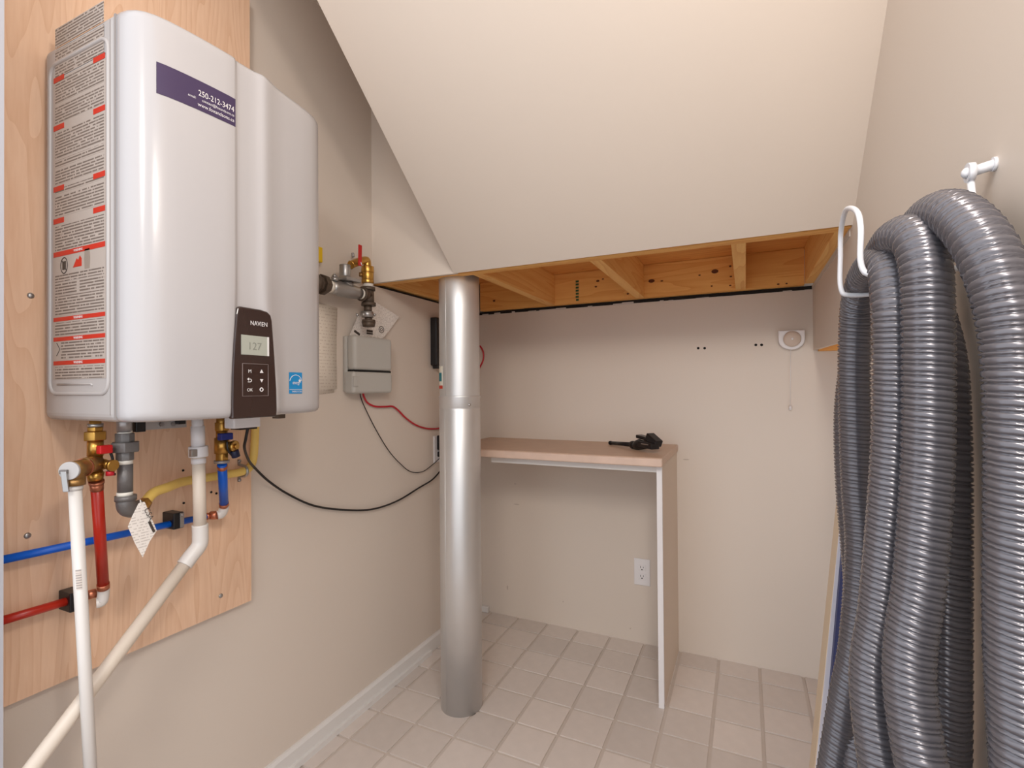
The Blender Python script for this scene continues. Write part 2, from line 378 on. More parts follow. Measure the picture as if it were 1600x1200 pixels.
def band_shift(y, z):
    t = max(0, min(1, (H+.22-z)/.25)); t = t*t*(3-2*t)
    if .63 < y < .70: return -.012*t*(1-abs(y-.672)/.045 if abs(y-.672) < .045 else 0)
    if .70 <= y < .80: return .028*t*max(0, 1-abs(y-.733)/.068)
    return 0
rows = []
zz = [(ZB, .012), (ZB+.0015, .007), (ZB+.005, .0028), (ZB+.011, .0006), (ZB+.02, 0)]+[(ZB+.02+(ZT-ZB-.04)*i/24, 0) for i in range(1, 24)]+[(ZT-.02, 0), (ZT-.011, .0006), (ZT-.005, .0028), (ZT-.0015, .007), (ZT, .012)]
for z, i_ in zz:
    rows.append([(x_-i_, .717+(y_+band_shift(y_, z)-.717)*(1-i_/.22), z) for y_, x_ in PROF])
m = MB().grid(rows)
k = len(PROF); n = len(rows)
m.face([i for i in range(k)]); m.face([(n-1)*k+i for i in range(k-1, -1, -1)])
m.face([r*k for r in range(n-1, -1, -1)]+[]); m.face([r*k+k-1 for r in range(n)])
fc = m.build('front_cover', ENAMEL, ht)
MB().box((-1.0035, Y0-.0004, ZB+.006), (-.9985, Y0+.01, ZT-.006)).build('seam', SEAM, ht)
MB().box((-1.016, Y0-.0006, ZB+.012), (-1.0145, Y0+.01, ZT-.012)).build('seam', SEAM, ht)
def sx(y):
    for (a, xa), (b, xb) in zip(PROF, PROF[1:]):
        if a <= y <= b: return xa+(xb-xa)*(y-a)/(b-a)
# raised bead on the near side
bead = []
xa, xb, za, zb_, rr = -1.222, -1.020, H-.004, ZT-.04, .022
for cx, cz, a0 in ((xb-rr, za+rr, -90), (xb-rr, zb_-rr, 0), (xa+rr, zb_-rr, 90), (xa+rr, za+rr, 180)):
    for t in range(7): a = math.radians(a0+15*t); bead.append((cx+rr*math.cos(a), Y0, cz+rr*math.sin(a)))
MB().tube(bead, .0038, 10, closed=True).build('raised_bead', ENAMEL2, ht)
p0 = V(90, 601, 'y', Y0); p1 = V(143, 599, 'y', Y0)
MB().tube([p0, (p1.x, Y0, p0.z), (p1.x+.004, Y0, p0.z-.003)], .002, 8).build('raised_bead', ENAMEL2, ht)
# label on the near side
yl = Y0-.0006
xa, xb = V(84.5, 570, 'y', Y0).x, V(166, 565, 'y', Y0).x
zbot = V(125, 592, 'y', Y0).z
lb = MB().box((xa-.002, yl, zbot), (xb, Y0+.0005, ZT-.07)).build('warning_label', LABEL, ht)
def zz_(py, px=125): return V(px, py, 'y', Y0).z
def lblock(x0, x1, pa, pb): MB().box((x0, yl-.0003, zz_(pb)), (x1, yl, zz_(pa))).build('fine_print', FINE, lb)
w_ = xb-xa; e = .006
for a, b in ((571, 577),):
    pass
bars = ((562.5, 569), (524, 530.5), (492, 498.5), (386, 394))
for a, b in bars:
    MB().box((xa, yl-.0004, zz_(b)), (xb-.002, yl, zz_(a))).build('red_bar', RED, lb)
    text('lettering', 'WARNING', .0065, ((xa+xb)/2, yl-.0004, (zz_(a)+zz_(b))/2-.0022), (1, 0, 0), (0, 0, 1), WINK, lb, 'CENTER')
for a, b in ((572, 591), (532.5, 560), (501, 522), (458, 490), (424, 435)): 
    x0 = xa+e
    if a == 532.5: x0 = xa+.028
    lblock(x0, xb-e, a, b)
lblock(xa+e, xa+w_*.46, 438, 456); lblock(xa+w_*.52, xb-e, 436, 455)
for a, b in ((345, 384), (296, 330), (284, 292), (255, 277), (238, 250), (194, 234), (150, 178), (110, 146), (60, 104), (24, 55)): lblock(xa+e, xb-e, a, b)
for pa, pb in ((330, 342), (277, 291), (178, 192), (104, 110)):           # paired red tags
    zc = (zz_(pa)+zz_(pb))/2
    for s0, s1 in ((xa, xa+.038), (xb-.040, xb-.002)):
        MB().box((s0, yl-.0005, zc-.005), (s1, yl, zc+.005)).build('red_bar', RED, lb)
# pictograms between the bars
pc = V(101, 415, 'y', Y0); ring = [(pc.x+.012*math.cos(t*.35), yl, pc.z+.015*math.sin(t*.35)) for t in range(18)]
MB().tube(ring, .001, 6, closed=True).build('pictogram', INK, lb)
MB().box((pc.x-.006, yl-.0004, pc.z-.008), (pc.x+.006, yl, pc.z+.008)).tube([(pc.x-.008, yl, pc.z+.010), (pc.x+.008, yl, pc.z-.010)], .001, 6).build('pictogram', INK, lb)
pf = V(122, 410, 'y', Y0)
MB().prism([(pf.x-.016, yl-.0004, pf.z-.008), (pf.x+.014, yl-.0004, pf.z-.008), (pf.x+.014, yl-.0004, pf.z+.006), (pf.x+.008, yl-.0004, pf.z+.012), (pf.x+.002, yl-.0004, pf.z+.004), (pf.x-.003, yl-.0004, pf.z+.008)], (0, .0004, 0)).build('pictogram', RED, lb)
pt = V(137, 404, 'y', Y0)
MB().prism([(pt.x-.008, yl-.0004, pt.z-.018), (pt.x+.008, yl-.0004, pt.z-.018), (pt.x+.010, yl-.0004, pt.z), (pt.x+.008, yl-.0004, pt.z+.018), (pt.x-.008, yl-.0004, pt.z+.018), (pt.x-.010, yl-.0004, pt.z)], (0, .0004, 0)).build('pictogram', mat('pictogram_grey', srgb(150, 136, 124), .6), lb)
pd = V(92, 546, 'y', Y0)
MB().tube([(pd.x-.006, yl, pd.z+.012), (pd.x+.006, yl, pd.z), (pd.x-.006, yl, pd.z-.012)], .0008, 6).build('pictogram', INK, lb)
# control panel
XC = -.9165
poly = [(.658, -.057), (.6575, -.03), (.6585, .03), (.6625, .10), (.667, .152), (.6695, .164), (.674, .169), (.722, .1685), (.738, .166), (.746, .160), (.7495, .148), (.756, .07), (.7605, .0), (.7615, -.045), (.760, -.057)]
cp = MB().prism([(-.93, y_, H+z_) for y_, z_ in poly], (.93+XC, 0, 0)).build('control_panel', BROWNP, ht, .003, 3)
XT = XC+.0004
text('lettering', 'NAVIEN', .0132, (XT, .7165, H+.1335), (0, 1, 0), (0, 0, 1), WINK, cp, 'CENTER', sx=.86)
d0, d1 = V(377, 553, 'x', XT), V(420, 522, 'x', XT)
dp = MB().box((XC-.001, d0.y, H+.072), (XC+.0008, d1.y, H+.112)).build('display', LCD, cp)
MB().box((XC, d1.y-.004, H+.072), (XC+.0012, d1.y, H+.112)).build('display_edge', WINK, dp)
text('lettering', '127', .022, (XC+.0008, (d0.y+d1.y)/2-.002, H+.083), (0, 1, 0), (0, 0, 1), LCDINK, dp, 'CENTER', lift=.0002)
b0, b1 = V(379, 616, 'x', XT), V(419, 567, 'x', XT)
ya, yb_, z0, z1 = b0.y, b1.y, H-.012, H+.054
MB().tube([(XT, ya, z0), (XT, yb_, z0), (XT, yb_, z1), (XT, ya, z1)], .0006, 6, closed=True).build('keypad_outline', mat('keypad_line', srgb(150, 136, 132), .4), cp)
yc0, yc1 = ya+.27*(yb_-ya), ya+.73*(yb_-ya)
for i, zc in enumerate((H+.039, H+.020, H+.001)):
    if i == 0: text('key_symbol', 'M', .010, (XT, yc0, zc-.0036), (0, 1, 0), (0, 0, 1), WINK, cp, 'CENTER')
    if i == 1: MB().tube(smooth_path([(XT, yc0-.004, zc-.003), (XT, yc0+.002, zc-.003), (XT, yc0+.004, zc), (XT, yc0+.002, zc+.0025), (XT, yc0-.004, zc+.0025)], 4), .0008, 6).prism([(XT, yc0-.006, zc+.0025), (XT, yc0-.002, zc+.0055), (XT, yc0-.002, zc-.0005)], (.0006, 0, 0)).build('key_symbol', WINK, cp)
    if i == 2: text('key_symbol', 'OK', .009, (XT, yc0, zc-.0034), (0, 1, 0), (0, 0, 1), WINK, cp, 'CENTER')
    if i < 2:
        s_ = 1 if i == 0 else -1
        MB().prism([(XT, yc1-.004, zc-.003*s_), (XT, yc1+.004, zc-.003*s_), (XT, yc1, zc+.004*s_)], (.0006, 0, 0)).build('key_symbol', WINK, cp)
    else: MB().tube([(XT, yc1+.0035*math.cos(t*.524), zc+.0035*math.sin(t*.524)) for t in range(12)], .0011, 6, closed=True).build('key_symbol', WINK, cp)
# stickers that follow the curved front
def conform(ya, yb, z0, z1, name, m, parent, lift=.0007, nseg=10):
    rows = [[(sx(ya+(yb-ya)*i/nseg)+lift, ya+(yb-ya)*i/nseg, z) for i in range(nseg+1)] for z in (z0, z1)]
    rows2 = [[(p[0]-lift, p[1], p[2]) for p in r] for r in rows]
    mb = MB().grid(rows); mb.grid(rows2); return mb.build(name, m, parent)
ps = conform(.530, .6675, H+.527, H+.583, 'phone_sticker', PURPLE, ht)
def surf_text(body, size, yr, zb, parent, m, lift=.0011, align='RIGHT', s=1.0):
    o = text('lettering', body, size, (0, yr, zb), (0, 1, 0), (0, 0, 1), m, parent, align, 0, s)
    og = ORG[parent.name]
    for v in o.data.vertices: v.co.x = sx(v.co.y+og.y)+lift-og.x+(v.co.x+og.x)*.2
    return o
surf_text('250-212-3474', .0155, .664, H+.5545, ps, WINK, s=.78)
surf_text('contact@foxandsons.ca', .0074, .664, H+.5455, ps, WINK, s=.86)
surf_text('email:', .0066, .592, H+.5455, ps, WINK, s=.9)
surf_text('www.foxandsons.ca', .0098, .664, H+.5345, ps, WINK, s=.88)
es0, es1 = V(450.5, 613, 'x', -.936).y, V(471.5, 581, 'x', -.939).y
es = conform(es0, es1, H-.0085, H+.040, 'efficiency_sticker', EBLUE, ht)
ym = (es0+es1)/2; ew = es1-es0
def spt(y, z): return (sx(y)+.0009, y, z)
MB().tube([spt(ym+ew*.47*math.cos(math.radians(a)), H+.017+.017*math.sin(math.radians(a))) for a in range(12, 172, 12)], .0007, 6).build('arc', WINK, es)
surf_text('energy', .0115, ym+ew*.30, H+.013, es, WINK, .0012, 'RIGHT', .72)
st = [(ym+ew*.30+.0055*(1 if i % 2 == 0 else .42)*math.sin(i*math.pi/5), H+.021+.0055*(1 if i % 2 == 0 else .42)*math.cos(i*math.pi/5)) for i in range(10)]
MB().prism([(sx(y)+.0009, y, z) for y, z in st], (.0004, 0, 0)).build('star', WINK, es)
MB().prism([spt(es0+.001, H+.0005), spt(es1-.001, H+.0005), spt(es1-.001, H+.0012), spt(es0+.001, H+.0012)], (.0003, 0, 0)).build('rule', WINK, es)
surf_text('ENERGY STAR', .0056, ym+ew*.46, H-.0058, es, WINK, .0012, 'RIGHT', .86)
# things fixed to the underside
p = V(256, 663, 'x', -1.19)
br = MB().box((-1.20, V(222, 660, 'x', -1.19).y, V(256, 670, 'x', -1.19).z), (-1.188, V(291, 660, 'x', -1.19).y, ZB+.01)).build('underside_bracket', ENAMEL2, ht, .001)
for px in (252, 270): 
    q = V(px, 663, 'x', -1.187); MB().cyl(q, q+Vector((.004, 0, 0)), .005, 6).build('bolt', IRONL, br)
q = V(216, 667, 'x', -1.12); MB().box((-1.14, q.y-.009, q.z-.010), (-1.11, q.y+.009, ZB+.004)).build('black_connector', BLACKP, ht, .001)
q = V(285, 660, 'x', -1.17); MB().box((-1.185, q.y-.008, q.z-.004), (-1.17, q.y+.008, ZB+.004)).build('black_connector', BLACKP, ht, .001)
q = V(438, 651, 'x', -.97); MB().box((-.985, q.y-.010, q.z-.004), (-.965, q.y+.010, ZB+.004)).build('hose_barb', IRONB, ht, .001)
a, b = V(361, 660, 'x', -1.08), V(403, 660, 'x', -1.08)
jb = MB().box((-1.105, a.y, V(380, 668.5, 'x', -1.08).z), (-1.07, b.y, ZB+.004)).build('wiring_box', WHITEP, ht, .003)
q = V(387, 669.5, 'x', -1.08)
MB().box((-1.11, q.y-.022, q.z-.002), (-1.075, q.y+.022, q.z+.004)).build('black_grommet', BLACKP, jb)

# ------------------------------------------------------------------ plumbing under the heater
Z1 = Vector((0, 0, -1))
def drop(mb, px, pts, xp, seg=20):
    """turned piece hanging straight down at column px; pts = (py0, py1, w0[, w1]) in photograph pixels"""
    top = V(px, pts[0][0], 'x', xp)
    for t in pts:
        a = V(px, t[0], 'x', xp); b = V(px, t[1], 'x', xp)
        a = Vector((top.x, top.y, a.z)); b = Vector((top.x, top.y, b.z))
        mb.cyl(a, b, rad(a, t[2]), seg, rad(a, t[3] if len(t) > 3 else t[2]))
    return mb
XH = -1.13
hw = thing('hot_water_pipe', 'red hot water pipe with brass valve under the heater', 'pipe', V(150, 757, 'x', XH))
hb = MB(); drop(hb, 149, ((650, 688, 20), (688, 712, 27, 28), (712, 738, 25), (738, 751, 30, 25)), XH)
bv = hb.build('valve_body', BRASS, hw)
drop(MB(), 149, ((667, 674, 28), (674, 688, 40)), XH, 6).build('union_nut', BRASS, bv, .0015)
drop(MB(), 149, ((662, 667, 26),), XH).build('steel_collar', STEEL, bv)
q = V(150, 724, 'x', XH); RAX = Vector((.6, -.8, 0))
MB().cyl(q, q+RAX*.040, .0155, 20).build('relief_branch', BRASSD, bv)
q = V(164, 702, 'x', XH+.02)
MB().box((q.x-.006, q.y-.012, q.z-.008), (q.x+.008, q.y+.010, q.z+.008)).build('red_handle', mat('red_handle', srgb(196, 22, 26), .4), hw, .002)
q = V(163, 725, 'x', XH+.015)
MB().stack(q+Vector((-.02, 0, 0)), (1, .25, -.1), ((.014, .010, .010), (.016, .0085, .0085), (.006, .011, .011))).build('drain_port', BRASS, hw)
q2 = V(176, 712, 'x', XH+.02)
MB().tube(smooth_path([V(173, 708, 'x', XH+.02), V(176, 718, 'x', XH+.02), V(174, 730, 'x', XH+.02), V(168, 740, 'x', XH+.02), V(180, 741, 'x', XH+.02)], 5), .0026, 8).build('cap_strap', BLACKP, hw)
MB().cyl(V(172, 736, 'x', XH+.02), V(172, 743, 'x', XH+.02), .007, 12).build('red_cap', mat('red_cap', srgb(190, 24, 40), .4), hw)
a = V(151, 757, 'x', XH); b = V(161.5, 918, 'x', -1.205)
d = (b-a).normalized(); r_ = rad(a, 21)
MB().stack(a-d*.008, d, ((.005, r_*1.25, r_*1.25), (.014, r_*1.08, r_*1.08))).build('copper_ring', COPPER, hw)
MB().cyl(a, b, r_).build('vertical_pipe', REDP, hw)
MB().cyl(b-d*.010, b+d*.002, r_*1.1).build('copper_ring', COPPER, hw)
c_ = V(161, 934, 'x', -1.212)
MB().tube(smooth_path([b, b+d*.012, c_+Vector((0, -.002, -.006)), c_+Vector((-.004, -.010, -.008))], 6), r_*1.05, 16).build('elbow', PVC, hw)
XW = -1.228
h0 = V(143, 928, 'x', XW); h1 = V(5, 970.5, 'x', XW); zr = (h0.z+h1.z)/2
rr_ = rad(h1, 20)
MB().cyl((XW, YF1, h1.z+.002), (XW, h0.y, h0.z), rr_).build('horizontal_pipe', REDP, hw)
MB().cyl((XW, h0.y-.008, h0.z), (XW+.003, h0.y+.006, h0.z), rr_*1.12).build('copper_ring', COPPER, hw)

rl = thing('relief_pipe', 'white discharge pipe hanging from brass relief valve at left of the heater', 'pipe', V(118, 757, 'x', XH))
q0 = V(150, 724, 'x', XH); q0.z -= .002
qc = q0+RAX*.062; zs = V(118, 748, 'x', qc.x).z; ze = V(118, 758, 'x', qc.x).z
MB().cyl(q0+RAX*.038, q0+RAX*.074, .0155).cyl(qc, (qc.x, qc.y, zs), .013, 20, .0155).cyl((qc.x, qc.y, zs), (qc.x, qc.y, ze), .0155, 20).build('valve_body', BRASSD, rl)
MB().cyl(q0+RAX*.036, q0+RAX*.040, .0172).build('white_seal', COPPER, rl)
ce_ = q0+RAX*.073; RS = Vector((.8, .6, 0))
cap = MB().cyl(ce_, ce_+RAX*.006, .0160).build('valve_cap', mat('pale_grey_cap', srgb(186, 182, 180), .45), rl, .001)
lv = ce_+RAX*.010
MB().obox(lv+Vector((0, 0, -.018))-RS*.003, RS*.0045, RAX*.0022, Vector((0, 0, .018))-RS*.002).build('test_lever', STEEL, cap, .001)
MB().obox(lv+Vector((0, 0, -.001))-RS*.006-RAX*.002, RS*.006, RAX*.003, (0, 0, .0035)).build('lever_hinge', IRON, cap, .001)
a = Vector((qc.x, qc.y, ze)); b = V(133, 1050, 'x', qc.x); d = (b-a).normalized(); rp = rad(a, 23)
MB().cyl(a+Vector((0, 0, .002)), a+d*.008, rp*1.18).cyl(a, b+d*.40, rp).build('pipe', PVC, rl)
q = V(128, 869, 'x', XH+rp*.8); u_ = Vector((.42, -.9, 0)).normalized(); t_ = Vector((.9, .42, 0)).normalized()
pm = a+d*((H-.335-a.z)/d.z)
rows = [[pm+u_*(rp+.0004)*math.cos(t)+t_*(rp+.0004)*math.sin(t)+d*s_ for t in (.15, .35, .55, .75, .95)] for s_ in (-.016, .020)]
MB().grid(rows).build('pipe_label', mat_print('pipe_label_print', srgb(224, 212, 202), srgb(176, 166, 160), 'Z', .0045), rl)

XG = -1.12
gp = thing('gas_pipe', 'dark iron gas pipe with union and elbow hanging below the heater', 'pipe', V(195, 720, 'x', XG))
drop(MB(), 194.5, ((648, 675, 26),), XG).build('nipple', IRONL, gp)
for st in ((673, 677.5, 25.5), (718, 725, 27), (768.5, 774.5, 27)): drop(MB(), 195, (st,), XG).build('thread_tape', TAPE, gp)
for st in ((677, 691, 33), (706, 719, 31)): drop(MB(), 195, (st,), XG, 8).build('union_hex', IRON, gp, .001)
drop(MB(), 196, ((690.5, 706, 50),), XG, 6).build('union_nut', IRON, gp, .0015)
drop(MB(), 195.5, ((724, 770, 26),), XG).build('pipe', IRON, gp)
et = V(196.5, 774, 'x', XG); re_ = rad(et, 33)
out = V(213, 785, 'x', XG)
ctr = V(197, 797, 'x', XG)
eb = MB().cyl(et, et+Vector((0, 0, -.010)), re_*1.1)
eb.tube(smooth_path([et+Vector((0, 0, -.008)), et+Vector((0, 0, -.016)), et+Vector((-.002, .004, -.026)), et+Vector((-.006, .016, -.032)), et+Vector((-.010, .030, -.032))], 6), re_*.98, 20)
eb.build('elbow', IRON, gp)
o2 = et+Vector((-.010, .030, -.032))
gd = (V(262, 760, 'x', -1.185)-o2).normalized()
MB().stack(o2-gd*.004, gd, ((.010, re_*.95, re_*.95), (.016, re_*.82, re_*.82)), 6).build('flare_nut', BRASS, gp, .001)

gl = tag(MB().tube(smooth_path([o2+gd*.016, V(240, 770, 'x', -1.16), V(262, 761.5, 'x', -1.18), V(285, 753, 'x', -1.21), V(320, 747, 'x', -1.225), V(350, 742, 'x', -1.228), V(378, 737, 'x', -1.23), V(391, 729, 'x', -1.235), V(396, 715, 'x', -1.238), V(398, 690, 'x', -1.24), V(399, 660, 'x', -1.242), V(400, 600, 'x', -1.242), V(405, 500, 'x', -1.24), V(430, 455, 'x', -1.235), V(470, 446, 'x', -1.225), V(488, 446, 'x', -1.215)], 8), .0105, 14).build('gas_hose', YEL),
         'yellow jacketed flexible gas line crossing the plywood behind white drain', 'gas line')
sc = thing('strap_clamp', 'grey metal strap holding the yellow gas line at plywood edge', 'clamp', V(380, 736, 'x', -1.25))
q = V(382, 736, 'x', -1.232)
MB().tube([(XP+.002, q.y, q.z+.030), (XP+.003, q.y, q.z+.016)]+[(-1.232+.0135*math.cos(math.radians(a))-.002, q.y, q.z+.0135*math.sin(math.radians(a))) for a in range(80, -81, -20)]+[(XP+.003, q.y, q.z-.016), (XP+.002, q.y, q.z-.030)], .004, 8).build('strap', STEEL, sc)
for s_ in (-.026, .026): MB().dome((XP+.004, q.y, q.z+s_), (1, 0, 0), .005, .004, 10, 3).build('screw_head', IRONL, sc)

tagp = [(217, 786), (226, 784), (231, 796), (245, 829), (234, 846), (223, 871), (211, 849), (200, 823), (207, 806)]
XTG = -1.062
pg = [V(px, py, 'x', XTG+.012*((py-784)/87)) for px, py in tagp]
tg = thing('paper_tag', 'creased white paper tag hanging from the gas elbow, pointed at bottom', 'tag', V(222, 786, 'x', XTG))
MB().prism(pg, (-.0006, 0, 0)).build('sheet', PAPERT, tg)
MB().tube(smooth_path([o2+Vector((.012, -.004, .004)), V(219, 781, 'x', XTG-.006), V(221, 788, 'x', XTG+.002)], 5), .0008, 6).build('string', TAPE, tg)
ta = (V(244, 829, 'x', XTG+.006)-V(224, 788, 'x', XTG)).normalized()
tb = Vector((1, 0, 0)).cross(ta).normalized()
text('lettering', 'CSA', .014, V(224, 796, 'x', XTG+.0035), ta, tb, INK, tg, lift=.0015)
q = V(237, 823, 'x', XTG+.0068); MB().obox(q, ta*.012, tb*.0022, (.0003, 0, 0)).build('print_bar', INK, tg)

XD = -1.12
dr = thing('drain_pipe', 'white condensate drain running down then slanting left across the plywood', 'pipe', V(312, 800, 'x', XD))
a = V(308.5, 650, 'x', XD); b = V(313, 838, 'x', XD); d = (b-a).normalized(); rd = rad(a, 21.5)
def along(py): return a+d*((V(310, py, 'x', XD).z-a.z)/d.z)
MB().cyl(a, along(700), rd*.9).cyl(along(666), along(702), rd*1.06).cyl(along(716), along(724), rd*1.12).build('upper_pipe', WHITEP, dr)
cl_ = MB().cyl(along(697), along(714), rd*1.48, 24).build('coupling_clamp', WHITEP, dr, .002)
q = along(706); MB().box((q.x+.006, q.y-rd*1.9, q.z-.008), (q.x+.016, q.y-rd*.9, q.z+.008)).build('clamp_screw', STEEL, cl_, .001)
b = along(828)
MB().cyl(along(714), b, rd).build('pipe', PVCY, dr)
e1 = along(852); f_ = V(160, 1050, 'x', XD); dd = (f_-V(297, 868, 'x', XD)).normalized()
MB().tube(smooth_path([along(820), along(838), along(850)+dd*.004, along(850)+dd*.032, along(850)+dd*.052], 6), rd*1.24, 20).build('elbow', PVC, dr)
s_ = along(850)+dd*.046
MB().cyl(s_, s_+dd*.62, rd*1.02).build('slanting_pipe', PVCY, dr)

cw = thing('cold_water_pipe', 'blue cold water pipe with brass valve under right of the heater', 'pipe', V(347, 725, 'x', XH))
hb = MB(); drop(hb, 346.5, ((648, 672, 18), (672, 684, 19), (684, 708, 24, 25)), XH); vb = hb.build('valve_body', BRASS, cw)
for st in ((660, 673, 25), (708, 720, 22)): drop(MB(), 346.5, (st,), XH, 6).build('union_nut', BRASS, vb, .001)
drop(MB(), 346.5, ((719, 723.5, 25),), XH).build('collar', IRONL, vb)
BLUEH = mat('blue_handle', srgb(22, 40, 120), .35)
q = V(352, 682, 'x', XH+.018); MB().box((q.x-.008, q.y-.015, q.z-.008), (q.x+.008, q.y+.015, q.z+.008)).build('blue_handle', BLUEH, cw, .002)
q = V(356, 697, 'x', XH+.005); MB().stack(q+Vector((-.004, -.005, 0)), (.7, .25, 0), ((.02, .011, .011), (.008, .0135, .0135), (.004, .006, .006))).build('drain_port', BRASS, cw)
MB().tube(smooth_path([V(355, 690, 'x', XH+.02), V(356, 702, 'x', XH+.022), V(362, 711, 'x', XH+.022), V(368, 712, 'x', XH+.022)], 5), .0025, 8).build('cap_strap', BLACKP, cw)
MB().cyl(V(366, 704, 'x', XH+.024), V(369, 714, 'x', XH+.024), .0095, 14).build('blue_cap', mat('blue_cap', srgb(14, 22, 56), .4), cw, .001)
a = V(347, 724, 'x', XH); b = V(350, 789, 'x', -1.20); d = (b-a).normalized(); rc = rad(a, 15.5)
MB().cyl(a, b, rc).build('vertical_pipe', BLUEP, cw)
MB().cyl(a+d*.006, a+d*.016, rc*1.1).build('copper_ring', COPPER, cw)
MB().cyl(b-d*.008, b+d*.003, rc*1.1).build('copper_ring', COPPER, cw)
c_ = V(349, 800, 'x', -1.205)
e0 = V(338, 804, 'x', XW)
MB().tube(smooth_path([b, b+d*.010, c_+Vector((-.002, -.003, -.003)), c_+Vector((-.006, -.012, -.006))], 6), rc*1.1, 16).build('elbow', PVC, cw)
h1 = V(6, 873.5, 'x', XW); h0 = V(331, 805, 'x', XW)
rb = rad(h1, 19)
MB().cyl((XW, YF1, h1.z), h0, rb).build('horizontal_pipe', BLUEP, cw)
hd = Vector((0, 1, 0))
MB().cyl(h0+hd*-.016, h0+hd*-.008, rb*1.1).cyl(h0+hd*-.002, c_+Vector((-.006, -.010, -.006)), rc*1.04).build('copper_ring', COPPER, cw)
def clamp(px, py, label, first=None):
    q = V(px, py, 'x', XW)
    if first: return tag(dup(first, q-ORG[first.name]), label)
    t = thing('pipe_clamp', label, 'clamp', q, 'black clamps on the wall pipes')
    MB().box((XP, q.y-.012, q.z-.019), (XW+.016, q.y+.012, q.z+.019)).build('block', BLACKP, t, .002)
    MB().box((XW+.016, q.y+.002, q.z-.017), (XW+.018, q.y+.011, q.z+.017)).build('face_plate', STEEL, t, .0005)
    MB().dome((XW+.018, q.y+.007, q.z+.012), (1, 0, 0), .0035, .002, 10, 3).build('screw_head', IRONL, t)
    return t
c1 = clamp(273, 812.5, 'black plastic clamp on the blue horizontal pipe')
c2 = clamp(114, 937.5, 'black plastic clamp on the red horizontal pipe', c1)

# ------------------------------------------------------------------ cords along the left wall
XC_ = XL+.012
cord = smooth_path([V(387, 670, 'x', -1.09), V(384, 686, 'x', -1.10), V(382, 700, 'x', -1.12), V(388, 718, 'x', -1.17), V(398, 731, 'x', -1.22), V(420, 752, 'x', -1.245), V(450, 772, 'x', XC_), V(490, 790, 'x', XC_), V(535, 796.5, 'x', XC_), V(580, 796, 'x', XC_), V(620, 783, 'x', XC_), V(655, 762, 'x', XC_), V(676, 749, 'x', XC_), V(691, 732, 'x', XC_), V(700, 722, 'x', XC_+.01)], 8)
tag(MB().tube(cord, .0034, 10).build('power_cord', BLKW), 'black power cord sagging from the heater along left wall to the outlet', 'cord')

# ------------------------------------------------------------------ gas regulator on the left wall
XG2 = -1.205
rg = thing('gas_regulator', 'silver gas regulator with brass shutoff valve and red lever on left wall', 'regulator', V(575, 463, 'x', XG2))
def G(px, py, x=XG2): return V(px, py, 'x', x)
tee = G(575.5, 462)
yd = Vector((0, 1, 0))
rt = rad(tee, 20)
MB().cyl(G(575, 450), G(576, 478), rt*.9).cyl(G(575, 449), G(575, 454), rt*1.15).cyl(G(576, 473), G(576, 478), rt*1.15).cyl(tee, tee-yd*.035, rt*.9).cyl(tee-yd*.035, tee-yd*.028, rt*1.15).build('tee', IRONB, rg)
MB().cyl(tee-yd*.045, tee-yd*.032, rt*.85).build('thread_tape', TAPE, rg)
rb_ = tee-yd*.045
body = MB().tube([rb_, rb_-yd*.02, rb_-yd*.05, rb_-yd*.09, rb_-yd*.115, rb_-yd*.13], [rt*.9, rt*1.0, rt*1.15, rt*1.2, rt*1.0, rt*.9], 18)
rg_b = body.build('regulator_body', STEEL, rg)
cpos = rb_-yd*.062
zf = G(548, 441).z
MB().box((XG2-.034, cpos.y-.034, zf-.004), (XG2+.034, cpos.y+.034, zf+.008)).build('flange', STEEL, rg, .003)
MB().cyl((XG2, cpos.y, zf-.006), (XG2, cpos.y, zf-.03), .024, 20, .016).build('lower_housing', STEEL, rg)
MB().stack((XG2, cpos.y-.006, zf+.006), (0, 0, 1), ((.008, .024, .019), (.036, .0185, .018), (.003, .019, .017))).build('spring_tower', STEEL, rg, .0005)
MB().stack((XG2+.005, cpos.y-.058, zf-.012), (0, 0, 1), ((.012, .012, .012), (.008, .009, .008), (.004, .005, .004))).build('vent_fitting', STEEL, rg)
MB().cyl(rb_-yd*.128, rb_-yd*.148, rt*.9).build('thread_tape', TAPE, rg)
lf = rb_-yd*.146
MB().stack(lf, -yd, ((.012, rt*1.15, rt*1.15), (.016, rt*1.5, rt*1.5), (.010, rt*1.15, rt*1.15)), 8).build('union_nut', IRONB, rg, .001)
MB().cyl(lf-yd*.037, lf-yd*.043, rt*1.0).build('thread_tape', TAPE, rg)
MB().stack(lf-yd*.042, -yd, ((.02, rt*1.3, rt*1.3), (.014, rt*.95, rt*.95)), 12).build('coupling', IRONB, rg)
# brass shutoff above
MB().cyl(G(575.5, 450), G(575.5, 443), rt*.8).build('nipple', PAPER, rg)
MB().stack(G(574.5, 443), (0, 0, 1), ((.012, rt*1.0, rt*1.0), (.026, rt*.95, rt*1.0), (.022, rt*1.05, rt*1.0)), 12).build('brass_valve', BRASS, rg, .001)
zt_ = G(574, 408).z
MB().tube(smooth_path([G(574, 416), G(573.5, 409), G(571, 406.5), G(560, 409), G(548, 414)], 5), rt*.62, 12).build('brass_stem', BRASS, rg)
MB().cyl(G(548, 408, XG2-.01), G(548, 420, XG2-.01), .007, 10).build('iron_bracket', IRONB, rg)
MB().obox((G(562.5, 399, XG2+.028)), (.0022, 0, 0), (0, .008, 0), (0, .001, .036)).build('red_lever', mat('red_lever', srgb(188, 26, 22), .4), rg, .002)
MB().cyl(G(562.5, 412, XG2), G(562.5, 412, XG2+.028), .006, 10).build('lever_bolt', STEEL, rg)
MB().cyl(G(564, 426, XG2-.01), G(564, 432, XG2-.01), .007, 10).build('brass_boss', BRASSD, rg)
